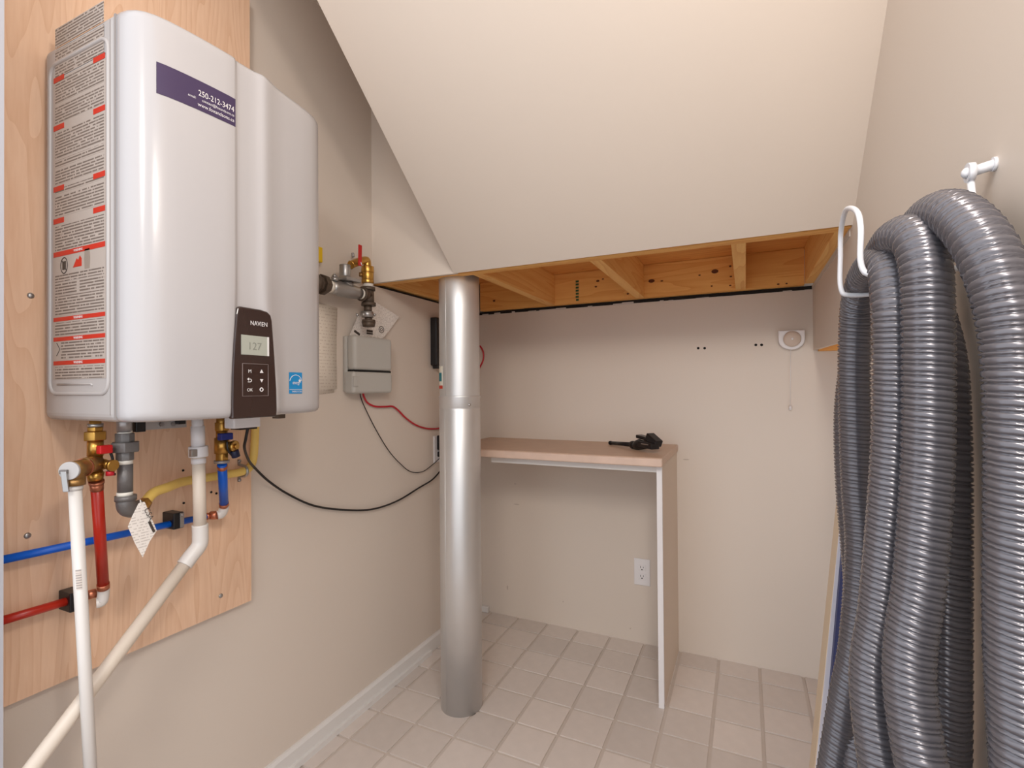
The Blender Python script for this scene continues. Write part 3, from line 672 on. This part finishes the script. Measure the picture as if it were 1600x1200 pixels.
MB().tube(smooth_path([G(552, 402, XL+.02), G(551, 395, XL+.02)], 3), .005, 8).build('wall_pin', IRONL, rg)
# drip leg below
MB().cyl(G(575, 478), G(575, 488), rt*.62).build('nipple', IRONB, rg)
MB().cyl(G(574, 487), G(574, 496), rt*.95).build('test_cock', STEEL, rg)
MB().cyl(G(566, 491.5), G(583, 491.5), .0042, 8).build('cock_stem', STEEL, rg)
for px in (558, 585): MB().dome(G(px, 492), (1, 0, 0), .006, .006, 10, 3).build('cock_screw', STEEL, rg)
MB().cyl(G(575.5, 495), G(576, 501), rt*.6).stack(G(576, 500), (0, 0, -1), ((.008, rt*1.05, rt*1.1), (.016, rt*1.1, rt*.95)), 14).build('drip_cap', IRONB, rg)
# papers behind it
t1 = tag(MB().prism([V(px, py, 'x', XL+.010) for px, py in ((579, 467), (624, 495), (600, 528), (560, 503))], (-.0006, 0, 0)).build('instruction_sheet', PAPERT), 'white printed instruction sheet tilted behind gas regulator, upper one', 'paper')
t2o = thing('instruction_sheet', 'white printed sheet with black stamp, tucked behind the grey box', 'paper', V(575, 515, 'x', XL+.016))
MB().prism([V(px, py, 'x', XL+.016) for px, py in ((559, 494), (574, 492), (606, 517), (597, 531), (575, 545), (543, 532))], (-.0006, 0, 0)).build('sheet', PAPERT, t2o)
q = V(578.5, 517.5, 'x', XL+.0166); MB().box((q.x, q.y-.020, q.z-.012), (q.x+.0003, q.y+.014, q.z-.006)).box((q.x, q.y-.020, q.z-.004), (q.x+.0003, q.y+.014, q.z+.004)).build('black_stamp', INK, t2o)
q = V(596, 515, 'x', XL+.0166); MB().tube([(q.x, q.y+.014*math.cos(t*.45), q.z+.012*math.sin(t*.45)) for t in range(14)], .0018, 6, closed=True).tube([(q.x, q.y+.006*math.cos(t*.45), q.z+.005*math.sin(t*.45)) for t in range(14)], .0015, 6, closed=True).build('round_seal', mat('seal_grey', srgb(120, 110, 104), .6), t2o)
q = V(558, 520, 'x', XL+.0166); MB().obox((q.x, q.y, q.z), (.0003, 0, 0), (0, .014, -.006), (0, .002, .004)).build('print_bar', INK, t2o)
tag(MB().box((XL+.01, V(494, 398, 'x', XL+.02).y, V(497, 410, 'x', XL+.02).z), (XL+.03, V(501, 398, 'x', XL+.02).y, V(497, 386, 'x', XL+.02).z)).build('yellow_tag', YELB, None, .003), 'small yellow tag peeping out at right edge of the heater', 'tag')

# handwritten notes
def note(x, c, name, label):
    rows = [[V(px, py, 'x', x+dx) for px, py, dx in r] for r in c]
    return tag(MB().grid(rows).build(name, NOTE), label, 'paper')
n1 = note(XL+.004, [[(470, 467, 0), (500, 474, 0), (527, 481, .002)], [(470, 500, 0), (500, 503, 0), (526.5, 506, .0)], [(470, 560, 0), (500, 556, 0), (525.5, 553, .0)], [(470, 619, 0), (500, 610.5, .003), (526.5, 608, .012)]], 'handwritten_note', 'handwritten note sheet taped to left wall beside the heater')
n1.modifiers.new('thick', 'SOLIDIFY').thickness = .0004
n2 = note(XL+.0015, [[(470, 500, 0), (522, 505, 0)], [(470, 620, 0), (522, 613.5, 0)]], 'handwritten_note', 'second note sheet whose lower edge shows below the handwritten one')
n2.modifiers.new('thick', 'SOLIDIFY').thickness = .0004

# ------------------------------------------------------------------ grey enclosure and its wires
XE = XL+.052
ge = thing('utility_box', 'grey plastic utility box with lower wiring cover on left wall', 'box', V(580, 570, 'x', XL))
a = V(555.5, 530, 'x', XE); b = V(612.5, 560, 'x', XE); zt = V(585, 526.5, 'x', XE).z; zm = V(585, 580.5, 'x', XE).z; zb = V(585, 614.5, 'x', XE).z
MB().box((XL, a.y-.008, zb+.006), (XL+.016, b.y+.004, zt-.002)).build('back_plate', GREYBOX, ge, .006)
MB().box((XL+.012, a.y-.004, zm+.0025), (XE, b.y+.004, zt)).build('upper_cover', GREYBOX, ge, .013, 4)
lc = MB().box((XL+.006, a.y-.012, zb), (XE+.002, b.y+.001, zm-.0015)).build('lower_cover', GREYBOX, ge, .011, 4)
q = V(556, 596, 'x', XE+.004); MB().box((XE-.004, q.y-.008, q.z-.018), (XE+.006, q.y+.012, q.z+.018)).build('latch', GREYBOX, lc, .003)
MB().box((XL+.014, a.y, zm-.003), (XE-.004, b.y-.002, zm+.004)).build('shadow_gap', DARK, ge)
XWI = XL+.008
tag(MB().tube(smooth_path([V(568, 612, 'x', XL+.02), V(568, 618, 'x', XL+.015), V(574, 629, 'x', XWI), V(586, 635, 'x', XWI), V(602, 635.5, 'x', XWI), V(613, 635, 'x', XWI), V(622, 641, 'x', XWI), V(634, 653, 'x', XWI), V(648, 663, 'x', XWI), V(664, 669, 'x', XWI), V(680, 670, 'x', XWI), V(692, 667, 'x', XWI), V(700, 660, 'x', XWI+.01)], 7), .0036, 10).build('red_wire', REDW), 'red twisted wire snaking from the grey utility box to the duct', 'wire')
tag(MB().tube(smooth_path([V(563, 612, 'x', XL+.02), V(564, 622, 'x', XWI), V(574, 645, 'x', XWI), V(590, 676, 'x', XWI), V(608, 705, 'x', XWI), V(626, 725, 'x', XWI), V(642, 737, 'x', XWI), V(660, 737, 'x', XWI), V(676, 726, 'x', XWI), V(688, 715, 'x', XWI+.01)], 7), .0018, 8).build('thin_black_wire', BLKW), 'thin black wire hanging from the grey utility box, looping to the outlet', 'wire')

# behind the duct on the left wall
rt_ = thing('black_modem', 'black wall-mounted modem half hidden behind the round duct', 'modem', V(684, 530, 'x', XL))
a = V(681, 530, 'x', XL+.03)
MB().box((XL, a.y, V(684, 571, 'x', XL+.03).z), (XL+.034, a.y+.17, V(684, 496, 'x', XL+.03).z)).build('case', BLACKP, rt_, .004)
MB().box((XL+.004, a.y+.012, V(684, 576, 'x', XL+.03).z), (XL+.026, a.y+.035, V(684, 568, 'x', XL+.03).z)).build('plug', BLACKP, rt_, .002)
q = V(688, 656, 'x', XL)
tag(MB().tube(smooth_path([q+Vector((0, 0, .012)), q+Vector((.012, .004, .010)), q+Vector((.018, .002, 0)), q+Vector((.012, 0, -.008)), q+Vector((.008, .01, -.006))], 5), .003, 8).build('cable_clip', BLKW), 'small dark cable clip on left wall above the red wire end', 'clip')
ol = thing('wall_outlet', 'white wall outlet with black plugs, half hidden behind the duct', 'outlet', V(683, 703, 'x', XL))
a = V(677, 702, 'x', XL)
ya = a.y; zc = V(684, 701, 'x', XL).z
MB().box((XL, ya, zc-.060), (XL+.006, ya+.075, zc+.060)).build('cover_plate', WHITEP, ol, .002)
MB().box((XL+.006, ya+.018, zc-.004), (XL+.050, ya+.062, zc+.062)).build('power_adapter', BLACKP, ol, .004)
MB().box((XL+.006, ya+.022, zc-.036), (XL+.030, ya+.054, zc-.012)).build('plug', BLACKP, ol, .003)
tag(MB().tube(smooth_path([V(742, 538, 'y', YB-.03), V(750, 541, 'y', YB-.03), V(755, 550, 'y', YB-.03), V(755, 562, 'y', YB-.03), V(750, 573, 'y', YB-.03), V(744, 582, 'y', YB-.03)], 7), .0042, 10).build('red_cable_loop', REDW), 'bowed red cable showing at right side of the round duct', 'cable')

# ------------------------------------------------------------------ round duct
DX, DY, DR = -.955, 1.585, .0755
du = thing('round_duct', 'round galvanized metal duct standing at front of the niche', 'duct', (DX, DY, 0))
def ring_profile(steps, name, m, parent, seg=48):
    mb = MB(); mb.tube([(DX, DY, z) for z, r in steps], [r for z, r in steps], seg); return mb.build(name, m, parent)
zj = V(717, 618, 'y', DY).z
ring_profile([(zj-.004, DR-.0012), (zj, DR-.0012), (zj+.3, DR-.0012), (ZN+.14, DR-.0012)], 'upper_section', DUCT, du)
ring_profile([(-.0, DR), (.5, DR), (zj-.048, DR), (zj-.046, DR-.001), (zj-.044, DR), (zj-.012, DR), (zj-.008, DR+.001), (zj-.004, DR+.0012), (zj-.001, DR+.0012), (zj, DR-.0011)], 'lower_section', DUCT, du)
camd = Vector((-DX, -DY, 0)).normalized(); lef = Vector((-camd.y*-1*-1, camd.x*-1*-1, 0)); lef = Vector((camd.y, -camd.x, 0))
def onduct(ang, z, r): return Vector((DX, DY, z))+(camd*math.cos(ang)+lef*math.sin(ang))*r
def duct_patch(a0, a1, z0, z1, name, m, lift=.0005, parent=du):
    A = [a0+(a1-a0)*i/6 for i in range(7)]
    mb = MB().grid([[onduct(t, z, DR-.0012+lift) for t in A] for z in (z0, z1)])
    return mb.build(name, m, parent)
a = math.radians(41); MB().tube([onduct(a, zj+.002, DR-.001), onduct(a, ZN+.12, DR-.001)], .0011, 6).build('lock_seam', DUCT, du)
a = math.radians(46); MB().tube([onduct(a, .01, DR), onduct(a, zj-.05, DR)], .0011, 6).build('lock_seam', DUCT, du)
a = math.radians(-27); q = onduct(a, V(727, 632, 'y', DY).z, DR); MB().dome(q, q-Vector((DX, DY, q.z)), .0055, .004, 10, 3).build('screw_head', STEEL, du)
def zpy(py): return V(692, py, 'y', DY-.02).z
DECAL = mat('decal_white', srgb(226, 220, 204), .5)
dc = duct_patch(math.radians(53), math.radians(88), zpy(608), zpy(573), 'maker_decal', DECAL, .0006)
duct_patch(math.radians(59), math.radians(88), zpy(596), zpy(583), 'teal_print', mat('teal_print', srgb(24, 118, 128), .5), .0010, dc)
duct_patch(math.radians(54), math.radians(88), zpy(607.5), zpy(602.5), 'red_print', RED, .0010, dc)

# ------------------------------------------------------------------ shelf
ZSH = H-.253
sh = thing('counter_shelf', 'brown laminate counter shelf on white end panel against back wall', 'shelf', (-.74, 2.06, 0))
MB().box((-1.205, 1.836, ZSH-.030), (-.272, YB, ZSH)).build('countertop', LAM, sh, .003)
MB().box((-1.205, 1.826, ZSH-.032), (-.270, 1.838, ZSH-.0015)).build('front_edge', LAMF, sh, .005, 3)
MB().box((-.976, 1.872, ZSH-.058), (-.294, 1.890, ZSH-.030)).build('support_rail', TRIMW, sh, .001)
ep = MB().box((-.295, 1.874, 0), (-.2775, YB, ZSH-.030)).build('end_panel', TANP, sh)
MB().box((-.296, 1.862, 0), (-.2765, 1.876, ZSH-.032)).build('edge_strip', WHITEP, sh, .001)

# black hand piece on the shelf
def T(px, py, dz=0): return V(px, py, 'z', ZSH+dz)
hp = thing('vacuum_handpiece', 'black plastic hand nozzle lying at right end of the shelf', 'nozzle', T(995, 697))
a = T(955, 692, .0095); b = T(990, 695, .0175)
MB().cyl(a, b, .0075, 14, .0095).cyl(a-(b-a)*.06, a, .009, 14).build('tube', BLACKP, hp)
dh = (b-a).normalized(); sd = Vector((-dh.y, dh.x, 0))
MB().stack(b-dh*.010, dh, ((.018, .0165, .0165), (.006, .014, .018)), 16).build('collar', BLACKP, hp, .001)
c_ = b+dh*.038; c_.z = ZSH+.0228
dh = Vector((dh.x, dh.y, 0)).normalized()
m = MB().tube([b+dh*.008, b+dh*.018, c_, c_+dh*.03, c_+dh*.05], [.014, .019, .022, .017, .012], 18); m.build('head', BLACKP, hp)
MB().obox(c_+dh*.055+Vector((0, 0, .004)), dh*.045+Vector((0, 0, -.002)), sd*.020, Vector((0, 0, .012))).build('grip', BLACKP, hp, .004)
MB().obox(c_+dh*.02+sd*.02+Vector((0, 0, .026)), dh*.05+Vector((0, 0, -.004)), sd*.016, Vector((0, 0, .007))).build('trigger_arm', BLACKP, hp, .003)
MB().obox(c_+dh*.072+sd*.015+Vector((0, 0, .024)), dh*.028+Vector((0, 0, -.014)), sd*.018, Vector((.004, 0, .012))).build('end_paddle', BLACKP, hp, .003)
MB().tube([c_-dh*.012+Vector((.0, -.021, .006)), c_+Vector((.0, -.0195, .013)), c_+dh*.012+Vector((0, -.016, .015))], .0022, 8).build('grey_ring', STEEL, hp)
MB().obox(c_+dh*.06-sd*.0205+Vector((0, 0, .008)), dh*.022, sd*.0008, Vector((0, 0, .002))).build('pale_stripe', STEEL, hp)

# ------------------------------------------------------------------ back wall fittings
oc = V(1003.5, 893.5, 'y', YB)
wo = thing('wall_outlet', 'white duplex wall outlet beneath the shelf on back wall', 'outlet', oc)
MB().box((oc.x-.0355, YB-.006, oc.z-.0595), (oc.x+.0355, YB, oc.z+.0595)).build('cover_plate', WHITEP, wo, .002)
for s_ in (-1, 1):
    zc = oc.z+.0195*s_
    rc_ = MB().box((oc.x-.0165, YB-.0075, zc-.0135), (oc.x+.0165, YB-.005, zc+.0135)).build('receptacle', WHITEP, wo, .003)
    MB().box((oc.x-.0075, YB-.0080, zc-.001), (oc.x-.0055, YB-.0070, zc+.008)).box((oc.x+.0055, YB-.0080, zc), (oc.x+.0075, YB-.0070, zc+.007)).cyl((oc.x, YB-.0080, zc-.007), (oc.x, YB-.0070, zc-.007), .003, 10).build('slot', DARK, rc_)

ac = V(1236, 530, 'y', YB)
al = thing('alarm_chime', 'white D-shaped wall chime with round tan centre and pull cord', 'chime', ac)
def dshape(w_, top, bot, y):
    pts = [(ac.x+w_, y, ac.z+top), (ac.x-w_, y, ac.z+top), (ac.x-w_, y, ac.z+.0)]
    pts += [(ac.x-w_*math.cos(math.radians(a)), y, ac.z-.004-(bot-.004)*math.sin(math.radians(a))) for a in range(10, 180, 16)]+[(ac.x+w_, y, ac.z)]
    return pts
MB().prism(dshape(.047, .034, .044, YB-.026), (0, .026, 0)).build('housing', WHITEP, al, .004, 3)
qd = Vector((ac.x+.002, YB-.026, ac.z-.001))
ln = MB().dome(qd, (0, -1, 0), .032, .007, 28, 5).build('round_lens', LENS, al)
MB().tube([(qd.x+.033*math.cos(t*.21), YB-.0262, qd.z+.033*math.sin(t*.21)) for t in range(30)], .0016, 8, closed=True).build('lens_rim', WHITEP, al)
MB().dome(qd+Vector((0, -.006, 0)), (0, -1, 0), .005, .004, 12, 4).build('button', WHITEP, ln)
zp = V(1234, 637, 'y', YB-.01).z
MB().tube([(ac.x-.002, YB-.012, ac.z-.040), (ac.x-.004, YB-.010, (ac.z+zp)/2), (ac.x-.006, YB-.010, zp)], .0009, 6).build('pull_cord', WHITEP, al)
MB().stack((ac.x-.006, YB-.010, zp+.008), (0, 0, -1), ((.014, .0045, .006), (.003, .006, .005))).build('pull_end', WHITEP, al)
q = V(757, 951, 'y', YB)
tag(MB().box((XL+.020, YB-.022, .001), (XL+.060, YB, .030)).build('corner_block', TRIMW, None, .004), 'small white block at foot of back wall beside the duct', 'block')

# ------------------------------------------------------------------ leaning trim boards
def lean(px0, px1, y, tk, wd, name, label, m):
    a = V(px0, 1050, 'y', y); b = V(px1, 850, 'y', y); d = (b-a)/(b.z-a.z)
    lo = a+d*(0-a.z)+Vector((0, 0, 0)); hi = a+d*(H+.02-a.z)
    u = Vector((1, 0, 0)); dn = (hi-lo).normalized(); u = (u-dn*u.dot(dn)).normalized()
    mb = MB().obox((lo+hi)/2, u*tk, Vector((0, wd, 0)), (hi-lo)/2)
    return tag(mb.build(name, m, None, .0008), label, 'trim board')
lean(1285.5, 1306, 1.41, .0026, .035, 'leaning_trim', 'tan wooden trim board leaning beside the hose, leftmost strip', mat('tan_trim', srgb(228, 208, 180), .5))
lean(1291, 1311, 1.40, .0068, .03, 'leaning_trim', 'white trim board leaning between tan strip and blue strip', mat('white_lean_trim', srgb(226, 224, 232), .4))
lean(1299, 1316.5, 1.38, .0042, .03, 'leaning_trim', 'dark blue strip leaning behind the white trim board', mat('blue_strip', srgb(58, 66, 112), .5))

# ------------------------------------------------------------------ wire hanger and vacuum hose on the right wall
hk = thing('hose_hanger', 'white wire hose hanger with upright hoop on right wall', 'hanger', V(1556, 256, 'x', XR))
ZA, XO, YA, YBk = H+.134, .130, .735, .880
hoop = smooth_path([(XR-.004, YBk, ZA), (.19, YBk, ZA), (XO+.012, YBk, ZA), (XO, YBk, ZA+.012), (XO, YBk, ZA+.06), (XO, YBk-.008, ZA+.095), (XO, (YA+YBk)/2+.022, ZA+.112), (XO, YA+.024, ZA+.088), (XO, YA, ZA+.06), (XO, YA, ZA+.014), (XO+.014, YA, ZA), (.19, YA, ZA), (XR-.004, YA, ZA)], 6)
MB().tube(hoop, .0034, 10).build('wire_frame', WIREW, hk)
pf_ = V(1556, 256, 'x', XR); kn = pf_+Vector((-.021, .004, -.004))
MB().cyl(pf_, pf_+Vector((-.003, 0, 0)), .0075, 14).cyl(pf_, kn, .0055, 10).build('wall_post', WIREW, hk)
MB().cyl(kn+Vector((.004, 0, 0)), kn+Vector((-.002, 0, 0)), .0105, 14).dome(kn+Vector((-.002, 0, 0)), (-1, 0, 0), .006, .005, 10, 3).build('knob', WIREW, hk)
MB().tube([kn+Vector((.001, 0, -.004)), kn+Vector((.004, .0, -.05)), Vector((kn.x+.006, kn.y, ZA))], .0034, 10).build('support_wire', WIREW, hk)

def HP(px, py, y): return V(px, py, 'y', y)
zlow = H-.72
hpth = [
    (.211, .55, zlow+.25), HP(1593, 1060, .57), HP(1591, 800, .572), HP(1590, 640, .573), HP(1581, 520, .578), HP(1558, 430, .59), HP(1524, 365, .618), HP(1484, 332, .665), HP(1450, 342, .73), HP(1426, 378, .79), HP(1432, 430, .81), HP(1456, 490, .79), HP(1474, 570, .765), HP(1480, 680, .755), HP(1481, 800, .75), HP(1480, 1060, .748),
    (.212, .76, H-.52), (.205, .735, zlow-.02), (.190, .64, zlow-.08), (.178, .58, zlow), (.170, .585, H-.52),
    HP(1422, 1090, .635), HP(1437, 900, .648), HP(1448, 740, .655), HP(1450, 600, .657), HP(1449, 480, .657), HP(1445, 415, .662), HP(1430, 372, .685), HP(1404, 371, .735), HP(1382, 396, .81), HP(1362, 440, .91), HP(1342, 530, 1.01), HP(1327, 640, 1.04), HP(1329, 760, 1.04), HP(1341, 900, 1.02), HP(1350, 1060, .99),
    (.150, .93, H-.55), (.150, .90, zlow), (.146, .78, zlow-.1), (.142, .68, zlow), (.144, .66, H-.55),
    HP(1364, 1090, .69), HP(1378, 950, .697), HP(1391, 800, .70), HP(1399, 660, .70), HP(1399, 540, .70), HP(1397, 470, .705), HP(1390, 421, .735), HP(1372, 411, .80), HP(1352, 434, .88), HP(1339, 482, .935), HP(1335, 560, .95), HP(1336, 650, .955), HP(1340, 760, .955), HP(1346, 860, .95), (.150, .925, H-.40), (.135, .93, H-.50), (.105, .94, H-.72), (.08, .95, .3)]
path = smooth_path(hpth, 14)
# even steps along the path
PITCH, SPP, RH = .0118, 12, .0238
step = PITCH/SPP
ev = [path[0]]; acc = 0; i = 0; cur = path[0].copy()
seglen = 0
pos = 0.0
cum = [0.0]
for a, b in zip(path, path[1:]): cum.append(cum[-1]+(b-a).length)
total = cum[-1]; ev = []; j = 0; s_ = 0
while s_ < total:
    while j < len(cum)-2 and cum[j+1] < s_: j += 1
    t = (s_-cum[j])/max(1e-9, cum[j+1]-cum[j]); ev.append(path[j].lerp(path[j+1], t)); s_ += step
SEG = 20
verts, faces = [], []
u = None
PRO = []
for k in range(512):
    ph = k/512; dd_ = min(ph, 1-ph)
    PRO.append(.0017*math.exp(-(dd_/.085)**2) + .0009*math.sin(math.pi*ph)**2 - .0024*math.exp(-((ph-.17)/.07)**2) - .0024*math.exp(-((ph-.83)/.07)**2))
ne = len(ev)
for k in range(ne):
    d = (ev[min(k+1, ne-1)]-ev[max(k-1, 0)]).normalized()
    if u is None: u = frame(d)[0]
    u = (u-d*u.dot(d)).normalized(); w2 = d.cross(u)
    for j in range(SEG):
        a = 2*math.pi*j/SEG; ph = (k/SPP+j/SEG) % 1.0
        r = RH-.0018+PRO[int(ph*512) % 512]
        q = ev[k]+(u*math.cos(a)+w2*math.sin(a))*r; verts.append(q)
for k in range(ne-1):
    for j in range(SEG):
        j2 = (j+1) % SEG; faces.append([k*SEG+j, k*SEG+j2, (k+1)*SEG+j2, (k+1)*SEG+j])
mb = MB(); mb.v = verts; mb.f = faces; mb.sm = [True]*len(faces)
vh = thing('vacuum_hose', 'coiled grey ribbed vacuum hose hanging in loops on wire hanger', 'hose', (.19, .72, H-.6))
mb.build('ribbed_hose', HOSE, vh)
d = (ev[0]-ev[6]).normalized(); MB().cyl(ev[0]-d*.01, ev[0]+d*.09, RH+.003, 20).build('end_cuff', BLACKP, vh)
d = (ev[-1]-ev[-7]).normalized(); MB().cyl(ev[-1]-d*.01, ev[-1]+d*.09, RH+.003, 20).build('end_cuff', BLACKP, vh)
